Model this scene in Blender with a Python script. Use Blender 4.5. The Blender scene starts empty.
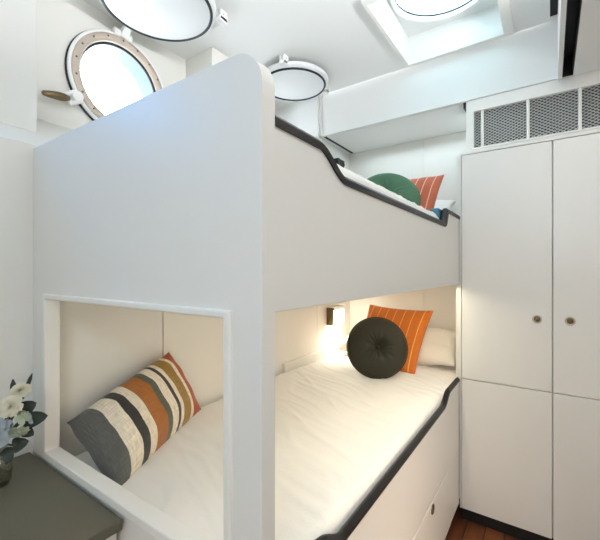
import bpy, bmesh, math, random
from mathutils import Vector, Matrix, noise

# ------------------------------------------------------------------ basics
# All shapes are laid out in plan units (1 u = 0.75 m) measured from the eye point:
# x to the right across the cabin, y along the bunks, z up.  Floor lies at z = FL.
S = 0.75
FL = -1.76
def W(p): return Vector((p[0]*S, p[1]*S, (p[2]-FL)*S))
C = bpy.context.scene.collection
R = math.radians
rnd = random.Random(4)

# ------------------------------------------------------------------ materials
def new_mat(name):
    m = bpy.data.materials.new(name); m.use_nodes = True
    nt = m.node_tree; b = nt.nodes['Principled BSDF']
    return m, nt, b
def paint(name, col, rough=.5, bump=0, scale=60, metal=0, var=0, sheen=0, spec=.5, coat=0):
    m, nt, b = new_mat(name)
    b.inputs['Base Color'].default_value = (*col, 1)
    b.inputs['Roughness'].default_value = rough
    b.inputs['Metallic'].default_value = metal
    b.inputs['Specular IOR Level'].default_value = spec
    b.inputs['Coat Weight'].default_value = coat
    if sheen:
        b.inputs['Sheen Weight'].default_value = sheen
        b.inputs['Sheen Roughness'].default_value = .4
        b.inputs['Sheen Tint'].default_value = (*[min(1, c*3+.05) for c in col], 1)
    tc = nt.nodes.new('ShaderNodeTexCoord')
    n = nt.nodes.new('ShaderNodeTexNoise'); n.inputs['Scale'].default_value = scale; n.inputs['Detail'].default_value = 4
    nt.links.new(tc.outputs['Object'], n.inputs['Vector'])
    if bump:
        bp = nt.nodes.new('ShaderNodeBump'); bp.inputs['Strength'].default_value = bump; bp.inputs['Distance'].default_value = .004
        nt.links.new(n.outputs['Fac'], bp.inputs['Height']); nt.links.new(bp.outputs['Normal'], b.inputs['Normal'])
    if var:
        mx = nt.nodes.new('ShaderNodeMix'); mx.data_type = 'RGBA'
        mx.inputs['A'].default_value = (*[c*(1-var) for c in col], 1)
        mx.inputs['B'].default_value = (*[min(1, c*(1+var)) for c in col], 1)
        nt.links.new(n.outputs['Fac'], mx.inputs['Factor']); nt.links.new(mx.outputs['Result'], b.inputs['Base Color'])
    return m
def striped(name, stops, rough=.85, weave=.35, rag=.012, bump=.4, axis='X', wv=(420, 260)):
    """Woven cloth: constant colour bands across the UV, edges slightly ragged by the weave."""
    m, nt, b = new_mat(name)
    b.inputs['Roughness'].default_value = rough
    b.inputs['Sheen Weight'].default_value = .15
    N, L = nt.nodes.new, nt.links.new
    uv = N('ShaderNodeUVMap'); uv.uv_map = 'UVMap'
    sp = N('ShaderNodeSeparateXYZ'); L(uv.outputs['UV'], sp.inputs[0])
    wob = N('ShaderNodeTexNoise'); wob.inputs['Scale'].default_value = 40
    L(uv.outputs['UV'], wob.inputs['Vector'])
    ma = N('ShaderNodeMath'); ma.operation = 'MULTIPLY_ADD'; ma.inputs[1].default_value = rag
    L(wob.outputs['Fac'], ma.inputs[0]); L(sp.outputs[axis], ma.inputs[2])
    sb = N('ShaderNodeMath'); sb.operation = 'SUBTRACT'; sb.inputs[1].default_value = rag/2
    L(ma.outputs[0], sb.inputs[0])
    cr = N('ShaderNodeValToRGB'); cr.color_ramp.interpolation = 'CONSTANT'
    e = cr.color_ramp.elements
    while len(e) > 1: e.remove(e[0])
    e[0].position = stops[0][0]; e[0].color = (*stops[0][1], 1)
    for p, c in stops[1:]:
        k = e.new(p); k.color = (*c, 1)
    L(sb.outputs[0], cr.inputs['Fac'])
    # slubby threads in both directions
    fac = None; outs = []
    for sx, sy in ((wv[0], 9), (9, wv[1])):
        mp = N('ShaderNodeMapping'); mp.inputs['Scale'].default_value = (sx, sy, 1)
        L(uv.outputs['UV'], mp.inputs['Vector'])
        t = N('ShaderNodeTexNoise'); t.inputs['Scale'].default_value = 1; t.inputs['Detail'].default_value = 2
        L(mp.outputs[0], t.inputs['Vector']); outs.append(t.outputs['Fac'])
    ad = N('ShaderNodeMath'); ad.operation = 'ADD'; L(outs[0], ad.inputs[0]); L(outs[1], ad.inputs[1])
    mr = N('ShaderNodeMapRange'); mr.inputs['From Min'].default_value = .6; mr.inputs['From Max'].default_value = 1.4
    mr.inputs['To Min'].default_value = 1-weave; mr.inputs['To Max'].default_value = 1+weave
    L(ad.outputs[0], mr.inputs['Value'])
    mu = N('ShaderNodeMix'); mu.data_type = 'RGBA'; mu.blend_type = 'MULTIPLY'; mu.inputs['Factor'].default_value = 1
    L(cr.outputs['Color'], mu.inputs['A'])
    L(mr.outputs['Result'], mu.inputs['B'])
    L(mu.outputs['Result'], b.inputs['Base Color'])
    bp = N('ShaderNodeBump'); bp.inputs['Strength'].default_value = bump; bp.inputs['Distance'].default_value = .002
    L(ad.outputs[0], bp.inputs['Height']); L(bp.outputs['Normal'], b.inputs['Normal'])
    return m
def emitter(name, col, k):
    m, nt, b = new_mat(name)
    b.inputs['Base Color'].default_value = (*col, 1)
    b.inputs['Emission Color'].default_value = (*col, 1); b.inputs['Emission Strength'].default_value = k
    return m
def pane(name, tint=(1, 1, 1), gloss=.06):
    m = bpy.data.materials.new(name); m.use_nodes = True; nt = m.node_tree; nt.nodes.clear()
    o = nt.nodes.new('ShaderNodeOutputMaterial'); t = nt.nodes.new('ShaderNodeBsdfTransparent')
    t.inputs['Color'].default_value = (*tint, 1)
    g = nt.nodes.new('ShaderNodeBsdfGlossy'); g.inputs['Roughness'].default_value = .03
    x = nt.nodes.new('ShaderNodeMixShader'); x.inputs[0].default_value = gloss
    nt.links.new(t.outputs[0], x.inputs[1]); nt.links.new(g.outputs[0], x.inputs[2]); nt.links.new(x.outputs[0], o.inputs['Surface'])
    return m
def wood_floor():
    m, nt, b = new_mat('mahogany_planks'); N, L = nt.nodes.new, nt.links.new
    tc = N('ShaderNodeTexCoord'); mp = N('ShaderNodeMapping'); mp.inputs['Rotation'].default_value = (0, 0, R(90))
    L(tc.outputs['Object'], mp.inputs['Vector'])
    br = N('ShaderNodeTexBrick'); br.inputs['Scale'].default_value = 1
    br.inputs['Brick Width'].default_value = .9; br.inputs['Row Height'].default_value = .085; br.inputs['Mortar Size'].default_value = .0025
    br.inputs['Color1'].default_value = (.21, .072, .028, 1); br.inputs['Color2'].default_value = (.13, .042, .018, 1); br.inputs['Mortar'].default_value = (.02, .008, .005, 1)
    L(mp.outputs[0], br.inputs['Vector'])
    m2 = N('ShaderNodeMapping'); m2.inputs['Scale'].default_value = (45, 3, 3); L(tc.outputs['Object'], m2.inputs['Vector'])
    n = N('ShaderNodeTexNoise'); n.inputs['Scale'].default_value = 1.5; n.inputs['Detail'].default_value = 6; L(m2.outputs[0], n.inputs['Vector'])
    mr = N('ShaderNodeMapRange'); mr.inputs['To Min'].default_value = .45; mr.inputs['To Max'].default_value = 1.5; L(n.outputs['Fac'], mr.inputs['Value'])
    x = N('ShaderNodeMix'); x.data_type = 'RGBA'; x.blend_type = 'MULTIPLY'; x.inputs['Factor'].default_value = 1
    L(br.outputs['Color'], x.inputs['A']); L(mr.outputs['Result'], x.inputs['B']); L(x.outputs['Result'], b.inputs['Base Color'])
    b.inputs['Roughness'].default_value = .35
    return m

M = dict(
    joinery=paint('satin_white_joinery', (.78, .765, .73), .38, bump=.03, scale=180),
    wall=paint('white_wall_lining', (.76, .745, .70), .5, bump=.03, scale=140),
    ceil=paint('white_ceiling_lining', (.83, .83, .82), .55, bump=.03, scale=140),
    frame=paint('white_moulding', (.84, .82, .78), .35),
    gap=paint('black_gap', (.012, .014, .016), .6),
    rubber=paint('black_rubber_edging', (.011, .010, .010), .42, bump=.05, scale=90, spec=.3),
    plinth=paint('black_plinth', (.010, .010, .011), .5),
    brass=paint('aged_brass', (.50, .42, .35), .42, metal=.3, var=.12, scale=35),
    darkbrass=paint('dark_brass', (.16, .115, .06), .4, metal=.8, var=.2, scale=40),
    bolt=paint('bolt_metal', (.16, .13, .10), .4, metal=.8),
    white_metal=paint('white_enamel', (.86, .86, .85), .28),
    chrome=paint('steel', (.55, .56, .57), .25, metal=1),
    gasket=paint('black_gasket', (.010, .014, .020), .45),
    reveal=paint('blue_white_reveal', (.045, .10, .145), .3),
    lid=paint('white_lid_enamel', (.80, .81, .82), .3),
    sheet=paint('white_cotton', (.83, .81, .78), .85, bump=.25, scale=55, sheen=.2),
    pillowcase=paint('cream_cotton', (.82, .78, .70), .85, bump=.25, scale=45, sheen=.2),
    teal=paint('teal_mattress_piping', (.03, .13, .20), .7, bump=.2, scale=80),
    velvet_shaded=paint('green_velvet_shaded', (.024, .022, .012), .8, bump=.25, scale=120, var=.25, sheen=.35),  # lower cushion: same green velvet, its dimmer light mixed into the colour
    velvet_lit=paint('green_velvet_lit', (.035, .105, .055), .8, bump=.25, scale=120, var=.3, sheen=.4),  # upper cushion: the velvet lightened for the brighter light up there
    desk=paint('olive_grey_laminate', (.105, .098, .068), .42, bump=.05, scale=200, var=.05),
    leaf=paint('dark_leaf', (.020, .030, .022), .55, var=.3, scale=30),
    stem=paint('flower_stem', (.05, .075, .03), .6),
    petal_cream=paint('cream_petal', (.66, .62, .48), .6, var=.10, scale=25),
    petal_blue=paint('blue_grey_petal', (.38, .43, .47), .6, var=.18, scale=25),
    petal_green=paint('pale_green_petal', (.38, .43, .30), .6, var=.15, scale=25),
    glass=pane('smoky_vase_glass', (.74, .74, .70), .10),
    clear=pane('clear_pane', (.96, .98, 1.0), .04),
    tinted=pane('hatch_dimming_pane', (.42, .52, .54), .04),  # tint added to dim the daylight from the hatch
    blue_pane=pane('blue_light_filter', (.05, .62, 1.0), .04),  # tint added so the aft porthole casts bluer light
    mesh=paint('grey_metal_mesh', (.72, .73, .71), .5),
    dark_cavity=paint('dark_cavity', (.12, .13, .13), .8),
    lampglow=emitter('warm_lamp_glass', (1, .94, .80), 10),
    floor=wood_floor(),
)
GREY, CREAM, CHAR = (.105, .105, .095), (.76, .67, .54), (.040, .036, .033)
ORG, GRN, MUS, RUST = (.36, .125, .022), (.10, .105, .075), (.30, .17, .030), (.36, .070, .018)
M['lumbar'] = striped('striped_woven_cloth', [
    (0, GREY), (.11, CREAM), (.215, CHAR), (.285, CREAM), (.355, ORG), (.48, GRN), (.53, CREAM),
    (.605, CHAR), (.637, CREAM), (.68, MUS), (.80, CREAM), (.845, RUST)], weave=.55, rag=.006)
def pin(base, line, n, first, w=.016):
    st = [(0, base)]
    for i in range(n):
        p = first + i*(1-2*first)/(n-1)
        st += [(p-w/2, line), (p+w/2, base)]
    return st
M['orange'] = striped('orange_pinstripe_cloth', pin((.60, .15, .012), (.78, .36, .10), 7, .10, .013), weave=.22, rag=.004)
M['coral'] = striped('coral_pinstripe_cloth', pin((.50, .125, .060), (.80, .50, .38), 5, .14, .02), weave=.2, rag=.004)

# ------------------------------------------------------------------ mesh helpers
def BM(): return bmesh.new()
def box(bm, x0, x1, y0, y1, z0, z1):
    v = [bm.verts.new(p) for p in ((x0,y0,z0),(x1,y0,z0),(x1,y1,z0),(x0,y1,z0),(x0,y0,z1),(x1,y0,z1),(x1,y1,z1),(x0,y1,z1))]
    for f in ((0,3,2,1),(4,5,6,7),(0,1,5,4),(1,2,6,5),(2,3,7,6),(3,0,4,7)): bm.faces.new([v[i] for i in f])
    return bm
AX = {'x': lambda a, b, t: (t, a, b), 'y': lambda a, b, t: (a, t, b), 'z': lambda a, b, t: (a, b, t)}
def plate(bm, outer, holes, axis, t0, t1):
    """A flat board: 2D outline with holes, extruded along an axis."""
    f = AX[axis]; loops = [outer] + list(holes)
    for t in (t0, t1):
        ed = []
        for lp in loops:
            vs = [bm.verts.new(f(a, b, t)) for a, b in lp]
            ed += [bm.edges.new((vs[i], vs[(i+1) % len(vs)])) for i in range(len(vs))]
        bmesh.ops.triangle_fill(bm, use_beauty=True, edges=ed)
    for lp in loops:
        n = len(lp)
        for i in range(n):
            a, b = lp[i], lp[(i+1) % n]
            bm.faces.new([bm.verts.new(f(*p, t)) for p, t in ((a, t0), (b, t0), (b, t1), (a, t1))])
    bmesh.ops.remove_doubles(bm, verts=bm.verts, dist=1e-6)
    bmesh.ops.recalc_face_normals(bm, faces=bm.faces)
    return bm
def rect(a0, a1, b0, b1): return [(a0,b0),(a1,b0),(a1,b1),(a0,b1)]
def circ(ca, cb, r, n=64): return [(ca+r*math.cos(2*math.pi*i/n), cb+r*math.sin(2*math.pi*i/n)) for i in range(n)]
def lathe(bm, prof, seg=48, mat=Matrix()):
    """prof: (r, h) pairs revolved about local z, then placed by mat."""
    rings = []
    for r, h in prof:
        if r < 1e-6: rings.append([bm.verts.new(mat @ Vector((0, 0, h)))])
        else: rings.append([bm.verts.new(mat @ Vector((r*math.cos(2*math.pi*i/seg), r*math.sin(2*math.pi*i/seg), h))) for i in range(seg)])
    for a, b in zip(rings, rings[1:]):
        for i in range(seg):
            j = (i+1) % seg
            if len(a) == 1 and len(b) == 1: continue
            if len(a) == 1: bm.faces.new((a[0], b[i], b[j]))
            elif len(b) == 1: bm.faces.new((a[i], a[j], b[0]))
            else: bm.faces.new((a[i], a[j], b[j], b[i]))
    return bm
def torus(bm, R_, r, mat=Matrix(), seg=72, s2=10, flat=1):
    pr = [(R_ + r*math.cos(2*math.pi*k/s2), flat*r*math.sin(2*math.pi*k/s2)) for k in range(s2+1)]
    lathe(bm, pr, seg, mat); bmesh.ops.remove_doubles(bm, verts=bm.verts, dist=1e-6); return bm
def tube(bm, pts, rad, seg=8):
    pts = [Vector(p) for p in pts]; n = len(pts)
    rr = rad if isinstance(rad, (list, tuple)) else [rad]*n
    rings = []; up = Vector((0, 0, 1))
    for i, p in enumerate(pts):
        t = (pts[min(i+1, n-1)] - pts[max(i-1, 0)]).normalized()
        u = t.cross(up if abs(t.dot(up)) < .95 else Vector((1, 0, 0))).normalized(); w = t.cross(u)
        rings.append([bm.verts.new(p + rr[i]*(u*math.cos(2*math.pi*k/seg) + w*math.sin(2*math.pi*k/seg))) for k in range(seg)])
    for a, b in zip(rings, rings[1:]):
        for i in range(seg): bm.faces.new((a[i], a[(i+1)%seg], b[(i+1)%seg], b[i]))
    bm.faces.new(rings[0][::-1]); bm.faces.new(rings[-1]); return bm
def frame_mat(origin, zdir, xdir=(0, 1, 0)):
    z = Vector(zdir).normalized(); x = Vector(xdir); x = (x - z*x.dot(z)).normalized(); y = z.cross(x)
    m = Matrix((x, y, z)).transposed().to_4x4(); m.translation = Vector(origin); return m

def props(o, label=None, cat=None, group=None, kind=None):
    for k, v in (('label', label), ('category', cat), ('group', group), ('kind', kind)):
        if v: o[k] = v
    return o
def root_of(o):
    while o.parent: o = o.parent
    return o
def obj(name, bm, mat, parent=None, bevel=0, smooth=False, sub=0, seg=2):
    bmesh.ops.recalc_face_normals(bm, faces=bm.faces)
    for v in bm.verts: v.co = W(v.co)
    if parent: org = root_of(parent).location.copy()
    else:
        xs, ys, zs = zip(*[v.co for v in bm.verts])
        org = Vector(((min(xs)+max(xs))/2, (min(ys)+max(ys))/2, min(zs)))
    for v in bm.verts: v.co -= org
    if smooth:
        for f in bm.faces: f.smooth = True
    me = bpy.data.meshes.new(name); bm.to_mesh(me); bm.free(); me.materials.append(mat)
    o = bpy.data.objects.new(name, me); C.objects.link(o)
    if parent: o.parent = parent
    else: o.location = org
    if bevel:
        b = o.modifiers.new('bevel', 'BEVEL'); b.width = bevel*S; b.segments = seg; b.limit_method = 'ANGLE'; b.angle_limit = R(40); b.harden_normals = False
    if sub:
        s = o.modifiers.new('subdiv', 'SUBSURF'); s.levels = sub; s.render_levels = sub
    return o
def thing(name, loc, label, cat, group=None):
    o = bpy.data.objects.new(name, None); C.objects.link(o); o.location = W(loc); o.empty_display_size = .05
    return props(o, label, cat, group)
def struct(name, bm, mat, bevel=0, **k): return props(obj(name, bm, mat, None, bevel, **k), kind='structure')

# ------------------------------------------------------------------ the cabin shell
CZ = 1.58          # ceiling
HX = -2.25         # hull lining carrying the portholes
struct('floor', box(BM(), -2.5, 1.1, -1.6, 3.5, FL-.06, FL), M['floor'])

PORTS = [(1.235, 1.163, .299), (2.39, 1.17, .27)]
AFT = (-.15, 1.17, .32)                                  # third porthole of the row, beside the photographer
holes = [circ(y, z, r*.83+.004) for y, z, r in PORTS + [AFT]]
struct('wall_left', plate(BM(), rect(-1.6, 2.80, .5, 1.72), holes, 'x', HX-.12, HX), M['wall'])
b = BM()
box(b, -1.90, -1.761, -1.6, 3.5, FL, .52)                # lower side wall
plate(b, [(-1.761, .52), (-1.96, .637), (HX+.0, .807), (HX-.1, .807), (HX-.1, .45), (-1.905, .45), (-1.905, .52)], [], 'y', -1.6, 2.80)
struct('wall_left_lower', b, M['wall'])
b = BM()
plate(b, [(HX-.02, .75), (HX-.02, CZ), (-1.96, CZ), (-1.96, .637)], [], 'y', .53, .683)
plate(b, [(HX-.02, .75), (HX-.02, CZ), (-1.96, CZ), (-1.96, .637)], [], 'y', 1.742, 1.90)
struct('trim_1', b, M['wall'], .004)                     # hull frames between the portholes
# lining of the bunks along the hull side: panels with fine joints
b = BM()
for y0, y1 in ((.646, 1.181), (1.186, 2.755), (2.756, 3.40)): box(b, -1.758, -1.72, y0, y1, FL, .50 if y1 < 3.3 else 1.21)
struct('trim_2', b, M['wall'], .002)
struct('trim_3', box(BM(), HX-.1, -1.722, 2.768, 3.46, .53, 1.75), M['ceil'])       # return panel closing the porthole bay
struct('trim_4', box(BM(), -1.7215, -1.7005, 2.79, 3.40, 1.212, 1.70), M['ceil'], .003)
b = BM()
for x0, x1 in ((-1.9, -.9605), (-.9585, 1.1)): box(b, x0, x1, 3.40, 3.46, FL, 1.7)
box(b, -1.9, 1.1, 3.455, 3.5, FL, 1.7)
struct('wall_end', b, M['wall'], .002)
struct('wall_right', box(BM(), 1.0, 1.1, -1.6, 3.5, FL, CZ+.1), M['wall'])
struct('wall_back', box(BM(), -2.4, 1.1, -1.7, -1.6, FL, CZ+.1), M['wall'])

# ceiling with a square well closed by a round deck hatch
WX0, WX1, WY0, WY1 = -.885, -.25, 1.98, 2.735
struct('ceiling', plate(BM(), rect(-2.40, .0, -1.6, 2.79), [rect(WX0, WX1, WY0, WY1)], 'z', CZ, CZ+.05), M['ceil'])
struct('ceiling_strip', box(BM(), .030, 1.1, -1.6, 2.79, CZ+.03, CZ+.05), M['gap'])
struct('ceiling_soffit', box(BM(), .118, 1.1, -1.6, 2.795, 1.200, 1.23), M['ceil'], .003)
b = BM(); box(b, .040, .0625, -1.6, 2.795, 1.196, CZ+.03)
struct('trim_5', b, M['ceil'], .002)
b = BM(); box(b, .0625, .118, -1.6, 2.795, 1.32, 1.35); box(b, .0626, .066, -1.6, 2.79, 1.203, 1.33); box(b, .1135, .1178, -1.6, 2.79, 1.203, 1.33); box(b, .066, .1135, 2.78, 2.79, 1.203, 1.33)
struct('trim_6', b, M['gap'])
b = BM(); box(b, .0, .040, -1.6, 2.80, CZ+.035, CZ+.05)
struct('trim_7', b, M['gap'])
# beam across the head of the bunks
struct('ceiling_beam', box(BM(), -1.700, 1.0, 2.80, 3.40, 1.225, 1.70), M['ceil'], .003)
struct('trim_8', box(BM(), -1.700, 1.0, 2.792, 2.82, 1.206, 1.226), M['ceil'], .003)
struct('trim_9', box(BM(), -1.665, -.515, 2.83, 3.395, 1.208, 1.224), M['ceil'])   # soffit board under the beam
b = BM(); box(b, -1.715, -1.666, 2.822, 3.395, 1.2135, 1.2245); box(b, -.514, -.497, 2.815, 3.0, 1.17, 1.2245)
struct('trim_10', b, M['gap'])

def hatch(x0, x1, y0, y1, r, label, cx=None, cy=None):
    cx = (x0+x1)/2 if cx is None else cx; cy = (y0+y1)/2 if cy is None else cy
    top = 1.775
    t = thing('deck_hatch', (cx, cy, CZ), label, 'skylight', None)
    b = BM()
    plate(b, rect(x0-.012, x1+.012, y0-.012, y1+.012), [rect(x0-.001, x1+.001, y0-.001, y1+.001)], 'z', CZ+.051, top)
    plate(b, rect(x0-.012, x1+.012, y0-.012, y1+.012), [circ(cx, cy, r)], 'z', top, top+.04)
    obj('well', b, M['ceil'], t)
    b = BM(); plate(b, rect(x0-.022, x1+.058, y0-.05, y1+.030), [rect(x0+.002, x1-.002, y0+.002, y1-.002)], 'z', CZ-.020, CZ-.0005)
    obj('trim_frame', b, M['frame'], t, .003)
    mt = Matrix.Translation((cx, cy, top-.002))
    obj('hatch_ring', lathe(BM(), [(r-.004, .03), (r-.004, -.010), (r+.012, -.014), (r+.016, .0), (r+.016, .03)], 72, mt), M['white_metal'], t, smooth=False)
    obj('gasket', torus(BM(), r-.004, .005, Matrix.Translation((cx, cy, top+.022))), M['gasket'], t, smooth=True)
    obj('pane', plate(BM(), circ(cx, cy, r+.002), [], 'z', top+.045, top+.055), M['tinted'], t)
    return t
hatch(WX0, WX1, WY0, WY1, .30, 'square white skylight well with a bright round hatch in the ceiling', -.555, 2.36)

# ------------------------------------------------------------------ portholes with swung-up covers
def porthole(y, z, r, lid, lidr, label, clamp, hooks):
    t = thing('porthole', (HX, y, z-r), label, 'porthole', None)
    ri = r*.84
    m = frame_mat((HX, y, z), (1, 0, 0))
    b = BM(); lathe(b, [(ri, -.01), (ri, .036), (ri+.010, .044), (r-.010, .042), (r, .036), (r, -.002)], 80, m)
    ring = obj('brass_ring', b, M['brass'], t, smooth=True)
    for k in range(18):
        a = 2*math.pi*(k+.5)/18; rr = (ri+r)/2+.003
        bb = lathe(BM(), [(0, .048), (.0045, .047), (.006, .044), (.006, .036)], 10, frame_mat((HX, y+rr*math.cos(a), z+rr*math.sin(a)), (1, 0, 0)))
        obj('bolt', bb, M['bolt'], ring, smooth=True)
    obj('rim', torus(BM(), r+.006, .011, frame_mat((HX+.026, y, z), (1, 0, 0)), flat=1.2), M['white_metal'], t, smooth=True)
    obj('rim_seal', torus(BM(), r+.015, .006, frame_mat((HX+.006, y, z), (1, 0, 0))), M['gasket'], t, smooth=True)
    obj('gasket', torus(BM(), ri-.003, .010, frame_mat((HX+.008, y, z), (1, 0, 0))), M['gasket'], t, smooth=True)
    obj('reveal', lathe(BM(), [(ri-.002, .0), (ri-.006, -.135)], 80, m), M['reveal'], t, smooth=True)
    obj('pane', lathe(BM(), [(0, -.118), (ri-.004, -.118), (ri-.004, -.126), (0, -.126)], 64, m), M['clear'], t)
    # cover
    lx, ly, lz = lid
    ml = Matrix.Translation((lx, ly, lz))
    cv = obj('cover', lathe(BM(), [(0, 0), (lidr-.006, 0), (lidr-.004, .004), (lidr+.012, .006), (lidr+.026, .016), (lidr+.028, .040), (lidr+.012, .046), (lidr-.03, .050), (0, .052)], 80, ml), M['lid'], t)
    for p in cv.data.polygons: p.use_smooth = False
    obj('cover_seal', torus(BM(), lidr, .0085, Matrix.Translation((lx, ly, lz+.001))), M['gasket'], cv, smooth=True)
    # hinge: two knuckles and an arm from the top of the ring to the cover
    b = BM(); zt = z+r
    x1 = lx-lidr-.01
    for dy in (-.035, .035):
        tube(b, [(HX+.03, y+dy+.02, zt+.02), (HX+.03, y+dy-.02, zt+.02)], .026, 14)
    box(b, HX, HX+.03, y-.05, y+.05, zt-.045, zt+.03)
    plate(b, [(HX+.02, zt), (HX+.05, zt-.004), (x1+.02, lz+.012), (x1+.02, lz+.036), (HX+.03, zt+.034)], [], 'y', y-.022, y+.022)
    obj('hinge', b, M['white_metal'], t, .004)
    for hx, hy, dr in hooks:
        b = BM()
        box(b, hx-.022, hx-.006, hy-.028, hy+.028, lz+.02, CZ); box(b, hx+.006, hx+.022, hy-.028, hy+.028, lz+.02, CZ)
        box(b, hx-.022, hx+.022, hy-.03, hy+.03, lz+.014, lz+.04)
        tube(b, [(hx-.028, hy, lz+.056), (hx+.028, hy, lz+.056)], .008, 8)
        obj('hook', b, M['white_metal'], t, .002)
    if clamp:
        a = math.atan2(-.19, -.288); cy, cz = y+(r+.040)*math.cos(a), z+(r+.040)*math.sin(a)
        d = Vector((0, math.cos(a), math.sin(a)))
        b = BM(); nrm = Vector((0, -d.z, d.y))
        for sgn in (-1, 1):
            p = Vector((HX+.035, cy, cz)) + nrm*.026*sgn
            tube(b, [p - d*.03, p + d*.045], [.013, .012], 8)
        tube(b, [Vector((HX, cy, cz))-d*.02, Vector((HX+.05, cy, cz))-d*.02], .030, 12)
        tube(b, [Vector((HX+.035, cy, cz))+d*.034-nrm*.036, Vector((HX+.035, cy, cz))+d*.034+nrm*.036], .013, 10)
        cb = obj('clamp_bracket', b, M['white_metal'], t, .003)
        b = BM(); p0 = Vector((HX+.045, cy, cz)) + d*.035
        p1 = Vector((HX+.075, cy-.170, cz-.050))
        tube(b, [p0, p0.lerp(p1, .18), p0.lerp(p1, .38), p0.lerp(p1, .7), p0.lerp(p1, .95), p1], [.012, .020, .023, .019, .013, .006], 12)
        for v in b.verts: v.co.x = HX+.055 + (v.co.x-HX-.055)*.75
        obj('clamp_handle', b, M['darkbrass'], cb, smooth=True)
    return t
porthole(*PORTS[0], (-1.842, 1.237, 1.50), .295, 'round porthole with a brass bolted ring, bright sky behind it, cover swung up above', True,
         [(-1.655, 1.545, 1)])
porthole(*PORTS[1], (-1.712, 2.388, 1.50), .250, 'white round porthole cover held up under the ceiling behind the bunk corner post', False,
         [(-1.615, 2.125, 1), (-1.585, 2.665, 1)])
# unseen aft porthole: plain reveal, pane tinted blue to cool its light
struct('window_1', lathe(BM(), [(0, -.118), (.262, -.118), (.262, -.126), (0, -.126)], 64, frame_mat((HX, AFT[0], AFT[1]), (1, 0, 0))), M['blue_pane'])
struct('window_2', lathe(BM(), [(.268, -.13), (.264, 0), (.264, .02), (.32, .02), (.32, 0)], 64, frame_mat((HX, AFT[0], AFT[1]), (1, 0, 0))), M['frame'])

# ------------------------------------------------------------------ bunk bed
BX = -.516
def smooth(t): t = max(0, min(1, t)); return t*t*(3-2*t)
def profile(high, low, high2, y_a, y_b, y_c, y_d, y0=.6455, y1=2.697):
    ys = [y0] + [y0 + (y_a-y0)*.6] + [y_a + (y_b-y_a)*i/14 for i in range(15)] + [y_b + (y_c-y_b)*i/8 for i in range(1, 8)] + [y_c + (y_d-y_c)*i/12 for i in range(13)] + [y1]
    out = []
    for y in ys:
        z = low + (high-low)*(1-smooth((y-y_a)/(y_b-y_a))) + (high2-low)*smooth((y-y_c)/(y_d-y_c))
        out.append((y, z))
    return out
UP = profile(.362, .292, .383, .845, 1.005, 2.285, 2.355)
LO = profile(-.748, -.808, -.748, .85, 1.00, 2.26, 2.42)
def offset(pr, d):
    res = []
    for i, (y, z) in enumerate(pr):
        a, b = pr[max(i-1, 0)], pr[min(i+1, len(pr)-1)]
        t = Vector((b[0]-a[0], b[1]-a[1])).normalized()
        res.append((y - t.y*d, z + t.x*d))
    res[0] = (pr[0][0], res[0][1]); res[-1] = (pr[-1][0], res[-1][1])
    return res
bunk = thing('bunk_bed', (-1.1, 1.7, FL), 'built-in white two-level bunk bed with black edged rails and solid end panel', 'bunk bed')
OP = (-1.623, -.627, -.713, -.112)                       # opening in the end panel
r = .088; TZ = .497
outer = [(-1.7595, FL), (BX, FL)] + [(BX-r+r*math.cos(R(a)), TZ-r+r*math.sin(R(a))) for a in range(0, 91, 6)] + [(-1.7595, TZ+.006)]
ep = obj('end_panel', plate(BM(), outer, [rect(*OP)], 'y', .600, .645), M['joinery'], bunk, .012, seg=3)
for p in ep.data.polygons: p.use_smooth = False
b = BM()
def ring_rect(bm, o, i, y0, y1):
    plate(bm, rect(*o), [rect(*i)], 'y', y0, y1)
ring_rect(b, (OP[0]-.020, OP[1]+.020, OP[2]-.030, OP[3]+.018), (OP[0]+.002, OP[1]-.002, OP[2]+.002, OP[3]-.002), .590, .6455)
obj('opening_trim', b, M['frame'], ep, .005, seg=3)
def side_board(pr, zbot, x0, x1, extra=None):
    b = BM()
    pts = [(y, z-.012) for y, z in pr]
    n = len(pts)
    for x in (x0, x1):
        for i in range(n-1):
            b.faces.new([b.verts.new((x, *q)) for q in (pts[i], pts[i+1], (pts[i+1][0], zbot), (pts[i][0], zbot))])
    lp = pts + [(pts[-1][0], zbot)] + [(y, zbot) for y, _ in pts[-2:0:-1]] + [(pts[0][0], zbot)]
    for i in range(len(lp)):
        a, c = lp[i], lp[(i+1) % len(lp)]
        b.faces.new([b.verts.new(q) for q in ((x0, *a), (x0, *c), (x1, *c), (x1, *a))])
    bmesh.ops.remove_doubles(b, verts=b.verts, dist=1e-5)
    return b
def edging(pr, x0, x1, th):
    lo = offset(pr, -th); b = BM(); n = len(pr)
    xm = [x0, x0+.012, (x0+x1)/2, x1-.012, x1]
    ht = [-.012, 0, .002, 0, -.012]
    hi = [[Vector((x, *p)) + Vector((0, 0, h)) for x, h in zip(xm, ht)] for p in pr]
    for p in hi: pass
    loops = []
    for i in range(n):
        sec = hi[i] + [Vector((x1, *lo[i])), Vector((x0, *lo[i]))]
        loops.append([b.verts.new(v) for v in sec])
    k = len(loops[0])
    for a, c in zip(loops, loops[1:]):
        for j in range(k): b.faces.new((a[j], a[(j+1) % k], c[(j+1) % k], c[j]))
    b.faces.new(loops[0][::-1]); b.faces.new(loops[-1])
    return b
ub = obj('upper_side_board', side_board(UP, -.098, BX-.036, BX-.004), M['joinery'], bunk, .003)
obj('rubber_edging', edging(UP, BX-.041, BX+.002, .031), M['rubber'], ub)
lb = obj('lower_side_board', side_board(LO, -1.243, BX-.028, BX-.004), M['joinery'], bunk, .003)
obj('rubber_edging', edging(LO, BX-.030, BX+.001, .024), M['rubber'], lb)
obj('side_stile', box(BM(), BX-.042, BX-.004, 2.44, 2.695, -1.62, -1.247), M['joinery'], bunk, .002)
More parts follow.
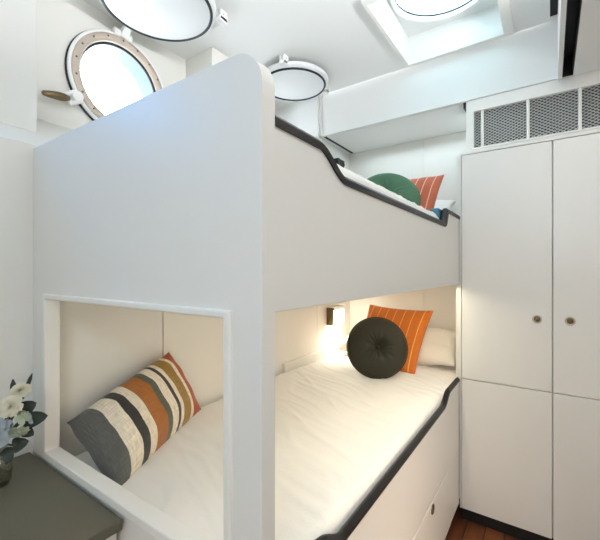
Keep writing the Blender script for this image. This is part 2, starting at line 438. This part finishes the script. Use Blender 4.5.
df = obj('drawer_front', plate(BM(), rect(.65, 2.435, -1.62, -1.248), [[(1.997+.020*math.cos(a*math.pi/12), -1.283+.020*math.sin(a*math.pi/12)) for a in range(24)]], 'x', BX-.042, BX-.002), M['joinery'], bunk, .003)
obj('finger_pull', lathe(BM(), [(0, -.02), (.017, -.02), (.020, .003), (.026, .004), (.027, .0)], 24, frame_mat((BX-.002, 1.997, -1.283), (1, 0, 0))), M['darkbrass'], df, smooth=True)
obj('plinth', box(BM(), BX-.12, BX-.05, .66, 2.69, FL, -1.62), M['plinth'], bunk)
obj('upper_deck', box(BM(), -1.72, BX-.044, .646, 3.39, -.090, .10), M['joinery'], bunk)
obj('lower_deck', box(BM(), -1.72, BX-.044, .646, 3.39, -1.0, -.95), M['joinery'], bunk)
obj('head_board', box(BM(), -1.719, -1.690, 2.24, 3.395, -.94, -.728), M['wall'], bunk, .004)
b = BM(); box(b, -.545, -.518, 2.72, 3.39, -1.6, .80); box(b, -.49, -.465, 2.832, 3.39, .815, 1.205)
struct('trim_11', b, M['wall'])                           # bulkhead between bunk head and wardrobe

# ------------------------------------------------------------------ bedding
def hf(x, y):
    """height of the smoothed cover over the lower mattress"""
    w = 0
    w += .010*noise.noise(Vector((x*2.2, y*1.5, 1.3)))
    a = x*.55 + y*.84                                     # long shallow creases across the bed
    c = noise.noise(Vector((a*9 + .8*noise.noise(Vector((x*3, y*3, 5))), (y*.55-x*.84)*1.7, 2.1)))
    w += .0048*max(0, 1-abs(c)*5)
    c2 = noise.noise(Vector(((x*.3+y*.95)*13, (x*.95-y*.3)*1.5, 7.7)))
    w += .0030*max(0, 1-abs(c2)*4)
    e = max(0, (x+.85)/.30)
    w += .006*e*noise.noise(Vector((x*3, y*16, 3.3)))      # puckers where it is tucked in at the rail
    return w
def cover(x0, x1, y0, y1, ztop, zbot, nx, ny, rr=.05, amp=1, edge=.0):
    b = BM(); g = []
    for i in range(nx+1):
        row = []
        for j in range(ny+1):
            u, v = i/nx, j/ny
            x = x0+(x1-x0)*u; y = y0+(y1-y0)*v
            dx = min(x-x0, x1-x); dy = min(y-y0, y1-y)
            d = min(dx, dy)
            drop = rr - math.sqrt(max(0, rr*rr - max(0, rr-d)**2))
            row.append(b.verts.new((x, y, ztop - drop + amp*hf(x, y))))
        g.append(row)
    for i in range(nx):
        for j in range(ny): b.faces.new((g[i][j], g[i+1][j], g[i+1][j+1], g[i][j+1]))
    per = [g[i][0] for i in range(nx+1)] + [g[nx][j] for j in range(1, ny+1)] + [g[i][ny] for i in range(nx-1, -1, -1)] + [g[0][j] for j in range(ny-1, 0, -1)]
    low = [b.verts.new((v.co.x, v.co.y, zbot)) for v in per]
    for i in range(len(per)): b.faces.new((per[i], per[(i+1) % len(per)], low[(i+1) % len(per)], low[i]))
    b.faces.new(low)
    return b
props(obj('duvet', cover(-1.686, -.548, .650, 3.385, -.786, -.949, 130, 260), M['sheet'], smooth=True),
      'white duvet spread over the lower bunk with soft creases', 'duvet')
um = thing('mattress', (-1.12, 2.0, .10), 'white sheeted mattress of the upper bunk showing above the black rail', 'mattress')
obj('sheet', cover(-1.715, -.564, .655, 2.44, .350, .101, 60, 110, .035, .8), M['sheet'], um, smooth=True)
b = BM(); box(b, -.62, -.561, 2.315, 2.42, .16, .385)
obj('corner_piping', b, M['teal'], um, .012)

def cushion_sq(name, corners, thick, mat, label, cat, flip=1, n=36, pinch=.06, case=None, group=None, wr=.004, seed=0):
    """corners: bottom-left, bottom-right, top-right, top-left as seen; inflated both sides."""
    c = [Vector(p) for p in corners]
    nrm = ((c[1]-c[0]).cross(c[3]-c[0])).normalized()
    b = BM(); uvl = b.loops.layers.uv.new('UVMap'); sides = []
    for side in (1, -1):
        g = []
        for i in range(n+1):
            row = []
            for j in range(n+1):
                s, t = i/n, j/n; a, d = 2*s-1, 2*t-1
                ps = s + pinch*(a)*(-1)*(1-d*d)*abs(a)**2*.5
                pt = t + pinch*(d)*(-1)*(1-a*a)*abs(d)**2*.5
                base = (c[0]*(1-ps)+c[1]*ps)*(1-pt) + (c[3]*(1-ps)+c[2]*ps)*pt
                h = thick*((1-abs(a)**2.6)*(1-abs(d)**2.6))**.55
                if h > 0: h += wr*noise.noise(Vector((a*2.1+seed, d*2.1, side*3.0)))*min(1, h/thick*3)
                v = base + nrm*h*side*flip
                row.append((v, s, t))
            g.append(row)
        sides.append(g)
    for si, g in enumerate(sides):
        vs = [[b.verts.new(p[0]) for p in row] for row in g]
        for i in range(n):
            for j in range(n):
                idx = ((i, j), (i+1, j), (i+1, j+1), (i, j+1))
                f = b.faces.new([vs[a][d] for a, d in idx])
                for l, (a, d) in zip(f.loops, idx): l[uvl].uv = (g[a][d][1], g[a][d][2])
    bmesh.ops.remove_doubles(b, verts=b.verts, dist=1e-5)
    return props(obj(name, b, mat, smooth=True), label, cat, group)
cushion_sq('lumbar_pillow', [(-1.265, .680, -.790), (-1.625, 1.365, -.790), (-1.655, 1.175, -.432), (-1.618, .668, -.622)], .11, M['lumbar'],
           'long pillow with grey, cream, orange and mustard stripes seen through the end opening', 'pillow', n=44, pinch=.05, wr=.012)
cushion_sq('pillow', [(-1.640, 2.95, -.735), (-.585, 2.95, -.740), (-.60, 3.30, -.53), (-1.62, 3.30, -.56)], .12, M['pillowcase'],
           'white bed pillow at the head of the lower bunk behind the cushions', 'pillow', wr=.03, seed=3)
cushion_sq('throw_pillow', [(-1.375, 2.73, -.792), (-.838, 2.73, -.797), (-.765, 2.985, -.325), (-1.315, 2.985, -.305)], .075, M['orange'],
           'square burnt orange cushion with fine pale stripes on the lower bunk', 'cushion', wr=.01)
cushion_sq('pillow', [(-1.60, 2.98, .365), (-.66, 2.98, .365), (-.655, 3.33, .60), (-1.60, 3.33, .60)], .075, M['sheet'],
           'white bed pillow in the upper bunk behind the coral cushion', 'pillow', wr=.03, seed=8)
cushion_sq('throw_pillow', [(-1.14, 2.86, .355), (-.755, 2.86, .355), (-.690, 3.02, .762), (-1.06, 3.02, .770)], .07, M['coral'],
           'square coral cushion with pale stripes on the upper bunk', 'cushion', wr=.01)

def round_cushion(center, normal, r, h, mat, label, xdir, squash=1):
    m = frame_mat(center, normal, xdir)
    t = thing('round_cushion', (center[0], center[1], center[2]-r), label, 'cushion')
    b = BM(); seg = 72; prof = []
    N = 22
    for side in (1, -1):
        ring_prev = None
        rows = []
        for k in range(N+1):
            q = k/N
            rad = r*q
            z = h*(1-q**3.2)**.62
            dim = math.exp(-(rad/(.22*r))**2)
            z = z*(1-.66*dim) - 0
            rows.append((rad, z*side))
        rings = []
        for rad, z in rows:
            if rad < 1e-6: rings.append([b.verts.new(m @ Vector((0, 0, z)))])
            else:
                rg = []
                for i in range(seg):
                    a = 2*math.pi*i/seg
                    q = rad/r
                    pl = .055*h*math.sin(14*a+2*math.sin(3*a))*math.exp(-((q-.28)/.25)**2)*side
                    rg.append(b.verts.new(m @ Vector((rad*math.cos(a), rad*math.sin(a)*squash, z+pl))))
                rings.append(rg)
        for A, B in zip(rings, rings[1:]):
            for i in range(seg):
                j = (i+1) % seg
                if len(A) == 1: b.faces.new((A[0], B[i], B[j]))
                else: b.faces.new((A[i], A[j], B[j], B[i]))
    bmesh.ops.remove_doubles(b, verts=b.verts, dist=1e-5)
    obj('cushion_cover', b, mat, t, smooth=True)
    sm = m @ Matrix.Diagonal((1, squash, 1, 1))
    obj('piping', torus(BM(), r-.002, .007, sm), mat, t, smooth=True)
    obj('button', lathe(BM(), [(0, .012), (.012, .009), (.017, 0), (.012, -.006), (0, -.008)], 20, m @ Matrix.Translation((0, 0, h*.40))), mat, t, smooth=True)
    return t
round_cushion((-1.055, 2.53, -.575), (.50, -.80, .26), .222, .085, M['velvet_shaded'], 'round dark green velvet cushion with a tufted centre on the lower bunk', (1, 0, 0))
round_cushion((-.99, 2.56, .530), (.40, -.80, .50), .235, .09, M['velvet_lit'], 'round green velvet cushion lying on the upper bunk', (1, 0, 0))

# ------------------------------------------------------------------ wardrobe
wd = thing('wardrobe', (.02, 3.0, FL), 'white four-door built-in wardrobe with round brass knobs beside the bunk', 'wardrobe')
obj('carcass', box(BM(), BX, .56, 2.725, 3.39, -1.655, .800), M['joinery'], wd)
b = BM()
box(b, BX, BX+.009, 2.70, 2.726, -1.655, .812); box(b, BX+.009, .56, 2.70, 2.726, .797, .812); box(b, BX, .56, 2.726, 2.79, .80, .812)
obj('face_frame', b, M['joinery'], wd, .002)
def door(x0, x1, z0, z1, knob=None):
    d = obj('door', box(BM(), x0, x1, 2.700, 2.722, z0, z1), M['joinery'], wd, .003)
    if knob:
        kx, kz = knob
        m = frame_mat((kx, 2.70, kz), (0, -1, 0), (1, 0, 0))
        k = obj('knob', lathe(BM(), [(.0265, -.002), (.0265, .004), (.023, .007), (.019, .006), (.017, .002), (0, .002)], 28, m), M['brass'], d, smooth=True)
        obj('knob_button', lathe(BM(), [(.0165, .0), (.0165, .004), (.012, .006), (0, .0065)], 24, m), M['darkbrass'], k, smooth=True)
XS = .0135
door(BX+.012, XS-.0028, -.7505, .793, (-.066, -.306)); door(XS+.0028, .553, -.7505, .793, (.099, -.306))
door(BX+.012, XS-.0028, -1.652, -.7555); door(XS+.0028, .553, -1.652, -.7555)
obj('plinth', box(BM(), BX, .56, 2.76, 3.39, FL, -1.655), M['plinth'], wd)

# ventilation grille above the wardrobe
vg = thing('vent_grille', (.0, 2.8, .82), 'long white framed metal mesh vent above the wardrobe doors', 'vent')
gx0, gx1, gz0, gz1 = -.4415, .95, .863, 1.118
b = BM(); plate(b, rect(-.4936, .99, .814, 1.2055), [rect(gx0, gx1, gz0, gz1)], 'y', 2.800, 2.83)
obj('frame', b, M['frame'], vg, .004)
b = BM(); plate(b, rect(gx0-.016, gx1, gz0-.012, gz1+.014), [rect(gx0+.0, gx1-.01, gz0, gz1)], 'y', 2.793, 2.802)
obj('inner_bead', b, M['frame'], vg, .002)
for x in (-.388, -.118, .152, .422, .692): obj('mullion', box(BM(), x-.009, x+.009, 2.798, 2.818, gz0, gz1), M['frame'], vg, .002)
b = BM(); pitch, rise = .032, .0098
nz = int((gz1-gz0)/rise)+1
for k in range(nz+1):                                     # expanded mesh: zigzag strands that meet at the diamonds' corners
    z = gz0 + k*rise; nx = int((gx1-gx0)/(pitch/2)); up = k % 2
    prev = None
    for i in range(nx+1):
        x = gx0 + i*pitch/2; zz = z + (rise*.5 if (i+up) % 2 else -rise*.5)*.92
        zz = min(max(zz, gz0-.004), gz1+.004)
        cur = [b.verts.new((x, 2.812, zz-.0030)), b.verts.new((x, 2.818, zz+.0030)), b.verts.new((x, 2.822, zz-.0020))]
        if prev:
            for a in range(3): b.faces.new((prev[a], prev[(a+1) % 3], cur[(a+1) % 3], cur[a]))
        prev = cur
obj('mesh_panel', b, M['mesh'], vg)
obj('backing', box(BM(), -.46, .98, 2.90, 2.92, .82, 1.19), M['dark_cavity'], vg)

# ------------------------------------------------------------------ reading lamps
def lamp(y0, y1, z0, z1, label, on):
    t = thing('reading_lamp', (-1.70, (y0+y1)/2, z0), label, 'lamp')
    dk = M['chrome'] if on else M['rubber']
    x0, x1 = -1.719, -1.655
    b = BM(); box(b, x0, x1, y0, y0+.035, z0, z1)
    obj('bracket', b, M['darkbrass'] if on else M['rubber'], t, .004)
    b = BM(); box(b, x0, x1-.006, y0+.036, y1, z1-.03, z1)
    obj('housing', b, M['white_metal'] if on else M['rubber'], t, .004)
    if on:
        b = BM(); box(b, x0+.004, x1-.004, y0+.040, y1-.012, z0+.012, z1-.032)
        obj('diffuser', b, M['lampglow'], t, .006)
    else:
        b = BM(); plate(b, [(x0, z1-.03), (x1, z1-.03), (x0+.012, z0), (x0, z0)], [], 'y', y0+.036, y1)
        obj('shade', b, M['rubber'], t, .003)
        obj('switch', lathe(BM(), [(0, .006), (.012, .004), (.013, 0)], 16, frame_mat((-1.69, y0, (z0+z1)/2), (0, -1, 0), (1, 0, 0))), M['white_metal'], t)
    return t
lamp(2.915, 3.17, -.515, -.352, 'small lit reading lamp on the wall of the lower bunk', True)
lamp(3.03, 3.17, .90, 1.07, 'small black reading lamp on the wall of the upper bunk', False)

# ------------------------------------------------------------------ desk, vase and flowers
dk = thing('desk', (-1.42, .1, FL), 'olive grey topped cabinet against the bunk end panel', 'desk')
obj('desk_top', box(BM(), -1.760, -1.055, -.75, .588, -.780, -.747), M['desk'], dk, .003)
b = BM(); box(b, -1.760, -1.085, -.73, .587, -1.66, -.781)
obj('cabinet', b, M['joinery'], dk, .003)
obj('plinth', box(BM(), -1.760, -1.15, -.70, .58, FL, -1.66), M['plinth'], dk)
VX, VY, VZ = -1.580, .428, -.747
m = Matrix.Translation((VX, VY, VZ))
vase = thing('vase', (VX, VY, VZ), 'glass vase holding flowers on the olive grey desk', 'vase')
obj('vase_body', lathe(BM(), [(0, .0), (.036, .0), (.044, .012), (.047, .05), (.043, .09), (.033, .125), (.036, .148), (.033, .148), (.030, .125), (.040, .09), (.044, .05), (.041, .014), (0, .008)], 40, m), M['glass'], vase, smooth=True)
neck = Vector((VX, VY, VZ+.13))
def leaf_bm(bm, p0, p1, width, curl=.012, side=None):
    p0, p1 = Vector(p0), Vector(p1); d = p1-p0; L = d.length; t = d.normalized()
    view = Vector((.75, -.5, .35)); s = t.cross(view).normalized(); nn = s.cross(t)
    n, k = 12, 4; g = []
    for i in range(n+1):
        q = i/n; w = width*(math.sin(math.pi*q**.9)**.55 if 0 < q < 1 else 0)
        row = []
        for j in range(-k, k+1):
            f = j/k
            row.append(bm.verts.new(p0 + d*q + s*w*f + nn*(curl*math.sin(math.pi*q) + .25*w*f*f)))
        g.append(row)
    for i in range(n):
        for j in range(2*k): bm.faces.new((g[i][j], g[i+1][j], g[i+1][j+1], g[i][j+1]))
    bmesh.ops.remove_doubles(bm, verts=bm.verts, dist=1e-6)
    return bm
def stem_pts(p, sway=.01):
    p = Vector(p); a = Vector((VX+(p.x-VX)*-.12, VY+(p.y-VY)*-.12, VZ+.014))
    nk = neck + Vector(((p.x-VX)*.16, (p.y-VY)*.16, 0))
    return [a, a.lerp(nk, .5), nk, nk.lerp(p, .5)+Vector((0, 0, sway)), p]
def petals(bm, c, r, facing, rows, seed, ruffle=.12):
    rg = random.Random(seed); m = frame_mat(c, facing, (.3, .9, .2))
    for ri, (cnt, tilt, ln, wd) in enumerate(rows):
        for k in range(cnt):
            a = 2*math.pi*(k + .5*(ri % 2) + rg.uniform(-.12, .12))/cnt
            n, kk = 6, 3; g = []
            for i in range(n+1):
                q = i/n; w = wd*r*(math.sin(math.pi*min(1, q*.62+.06)))*(1 if q < .98 else .9)
                # each petal rises from the heart and rolls outwards
                rad = r*ln*(q*math.sin(tilt) + .18*q*q); hh = r*ln*(q*math.cos(tilt) - .22*q*q*q)
                row = []
                for j in range(-kk, kk+1):
                    f = j/kk; ang = a + f*w/max(rad+.25*r, 1e-4)*.62
                    rr = rad + .05*r
                    z = hh + ruffle*r*q*q*(.5*f*f + .3*math.sin(5*f+ri+k))
                    row.append(bm.verts.new(m @ Vector((rr*math.cos(ang), rr*math.sin(ang), z))))
                g.append(row)
            for i in range(n):
                for j in range(2*kk): bm.faces.new((g[i][j], g[i+1][j], g[i+1][j+1], g[i][j+1]))
    return bm
ROSE = [(3, .10, .80, .70), (4, .26, .86, .75), (5, .48, .92, .80), (5, .72, 1.0, .90), (6, .98, 1.05, .95), (7, 1.28, 1.08, .95)]
def flower(name, p, r, facing, mat, label, cat, seed, leaves=()):
    p = Vector(p); t = thing(name, (VX, VY, VZ+.014), label, cat, None)
    f = Vector(facing).normalized()
    obj('bloom', petals(BM(), p, r, f, ROSE, seed), mat, t, smooth=True)
    obj('stem', tube(BM(), stem_pts(p), .0045, 8), M['stem'], t, smooth=True)
    for a, c, w in leaves: obj('leaf', leaf_bm(BM(), a, c, w), M['leaf'], t, smooth=True)
    return t
flower('rose', (-1.497, .474, -.416), .025, (.55, -.35, .85), M['petal_cream'], 'cream rose highest in the vase, beside a thin dark bud', 'flower', 1)
flower('rose', (-1.478, .440, -.455), .029, (.7, -.5, .55), M['petal_cream'], 'cream rose just below the highest one and above the blue-grey flower', 'flower', 2)
flower('blue_flower', (-1.490, .408, -.535), .038, (.8, -.5, .25), M['petal_blue'], 'large blue-grey flower low over the rim of the vase', 'flower', 3)
def filler(c, label, seed, n, spread):
    rg = random.Random(seed); t = thing('hydrangea', (VX, VY, VZ+.014), label, 'flower')
    c = Vector(c)
    for k in range(n):
        d = Vector((rg.uniform(-1, 1), rg.uniform(-1, 1), rg.uniform(-1, 1))).normalized()
        if d.dot(Vector((.7, -.5, .3))) < -.25: d = -d
        obj('floret', petals(BM(), c + d*spread*.8, .017, d, [(4, 1.2, 1.0, 1.3)], seed+k, .3), M['petal_green'] if k % 3 else M['petal_blue'], t, smooth=True)
    obj('stem', tube(BM(), stem_pts(c), .004, 8), M['stem'], t, smooth=True)
filler((-1.475, .462, -.520), 'pale green hydrangea head at the right of the blue-grey flower', 11, 16, .042)
def sprig(label, pts, leaves, bud=None):
    t = thing('leafy_sprig', (VX, VY, VZ+.014), label, 'foliage')
    obj('stem', tube(BM(), stem_pts(pts[0])[:-1] + [Vector(q) for q in pts], .0035, 8), M['stem'], t, smooth=True)
    for a, c, w in leaves: obj('leaf', leaf_bm(BM(), a, c, w), M['leaf'], t, smooth=True)
    for p0, p1, rr in (bud or []):
        p0, p1 = Vector(p0), Vector(p1)
        obj('bud', tube(BM(), [p0, p0.lerp(p1, .25), p0.lerp(p1, .6), p1], [rr*.4, rr, rr*.85, rr*.2], 10), M['leaf'], t, smooth=True)
sprig('dark leafy sprig reaching furthest right towards the bunk panel', [(-1.505, .478, -.555), (-1.490, .488, -.528)],
      [((-1.494, .486, -.526), (-1.418, .527, -.500), .026), ((-1.500, .480, -.545), (-1.452, .497, -.566), .020)])
sprig('dark leafy sprig upright behind the cream roses', [(-1.52, .485, -.52), (-1.512, .492, -.49)],
      [((-1.515, .488, -.495), (-1.470, .512, -.462), .026)])
sprig('dark leafy sprig drooping over the vase rim', [(-1.515, .455, -.60), (-1.495, .458, -.595)],
      [((-1.500, .452, -.600), (-1.448, .482, -.578), .024), ((-1.51, .440, -.60), (-1.475, .440, -.640), .020)])
sprig('thin budded stem standing above the cream roses', [(-1.525, .49, -.45), (-1.508, .496, -.405)], [],
      [((-1.508, .496, -.408), (-1.490, .505, -.362), .007), ((-1.545, .468, -.425), (-1.556, .470, -.385), .010)])

# repeats of one kind
for stem_, g in (('rose', 'cream roses in the vase'), ('leafy_sprig', 'dark leafy sprigs in the vase'), ('pillow', 'white bed pillows of the bunks'),
                 ('throw_pillow', 'square pinstripe cushions on the bunks'), ('round_cushion', 'round velvet cushions on the bunks'),
                 ('porthole', 'portholes in the hull side'), ('reading_lamp', 'reading lamps in the bunks')):
    for o in C.objects:
        if o.parent is None and o.name.split('.')[0] == stem_: o['group'] = g

# ------------------------------------------------------------------ light
def light(name, typ, loc, energy, col, **k):
    l = bpy.data.lights.new(name, typ); l.energy = energy; l.color = col
    for a, v in k.items(): setattr(l, a, v)
    o = bpy.data.objects.new(name, l); C.objects.link(o); o.location = W(loc); return o
w = bpy.data.worlds.new('daylight'); bpy.context.scene.world = w; w.use_nodes = True
bg = w.node_tree.nodes['Background']; bg.inputs['Color'].default_value = (.93, .975, 1, 1); bg.inputs['Strength'].default_value = 12
def portal(loc, sx, sy, direction):
    o = light('daylight_portal', 'AREA', loc, 1, (1, 1, 1), shape='RECTANGLE', size=sx*S, size_y=sy*S)
    o.data.cycles.is_portal = True
    o.rotation_euler = Vector(direction).to_track_quat('-Z', 'Y').to_euler()
for y, z, r in PORTS + [AFT]: portal((HX-.14, y, z), .5, .5, (1, 0, 0))
portal((-.555, 2.36, 1.84), .62, .62, (0, 0, -1))
# row of cabin downlights in the soffit over the aisle
for y in (.75, 1.4, 2.05):
    light('cabin_downlight', 'AREA', (.36, y, 1.195), 1.2, (1, .95, .88), shape='DISK', size=.12)
def strip(name, loc, energy, col, d, sx, sy, spread=None):
    o = light(name, 'AREA', loc, energy, col, shape='RECTANGLE', size=sx, size_y=sy)
    o.rotation_euler = Vector(d).to_track_quat('-Z', 'Y').to_euler()
    if spread: o.data.spread = spread
    return o
strip('ceiling_fill', (.02, 1.0, 1.32), 24, (.96, .98, 1), (-.65, 0, .75), 1.6, .05, 2.2)       # added unseen fill that brightens the ceiling
strip('bunk_fill', (-.60, 1.85, -.104), 3.2, (1, .91, .68), (-.15, 0, -1), 1.4, .04)             # added warm fill for the lower bed, no fixture there
strip('berth_fill', (-1.0, 3.2, 1.19), 1.7, (.72, .90, 1), (0, -.2, -1), .8, .05)               # added cool fill for the upper bunk, under the beam
strip('reading_lamp_light', (-1.640, 3.05, -.52), 2.6, (1, 1, .84), (.55, -.15, -.8), .05, .16)
strip('front_fill', (.30, -1.0, 1.19), 16, (.72, .90, 1), (-.3, .5, -1), .5, .5)        # added cool fill on the end panel, from behind the camera
strip('low_warm_fill', (.95, -1.0, -.35), 5, (1, .78, .62), (-1, .5, -.15), .3, .3)            # added low warm fill from the right, no lamp there
strip('aisle_fill', (.95, 1.1, -.75), 2.3, (1, .80, .60), (-1, .30, -.40), .3, .2, 1.5)  # added warm fill for the drawers and lower wardrobe

# ------------------------------------------------------------------ camera
cam = bpy.data.cameras.new('camera'); co = bpy.data.objects.new('camera', cam); C.objects.link(co)
cam.sensor_width = 36; cam.lens = 36*361/600; cam.clip_start = .02
co.location = W((0, 0, 0)); co.rotation_euler = (R(90), 0, R(34.7))
sc = bpy.context.scene; sc.camera = co
sc.view_settings.view_transform = 'Standard'; sc.view_settings.look = 'None'
sc.view_settings.gamma = 1; sc.view_settings.use_curve_mapping = False
sc.view_settings.exposure = .12
sc.cycles.use_denoising = True
sc.cycles.max_bounces = 12; sc.cycles.diffuse_bounces = 8; sc.cycles.transparent_max_bounces = 12
sc.cycles.sample_clamp_indirect = 8
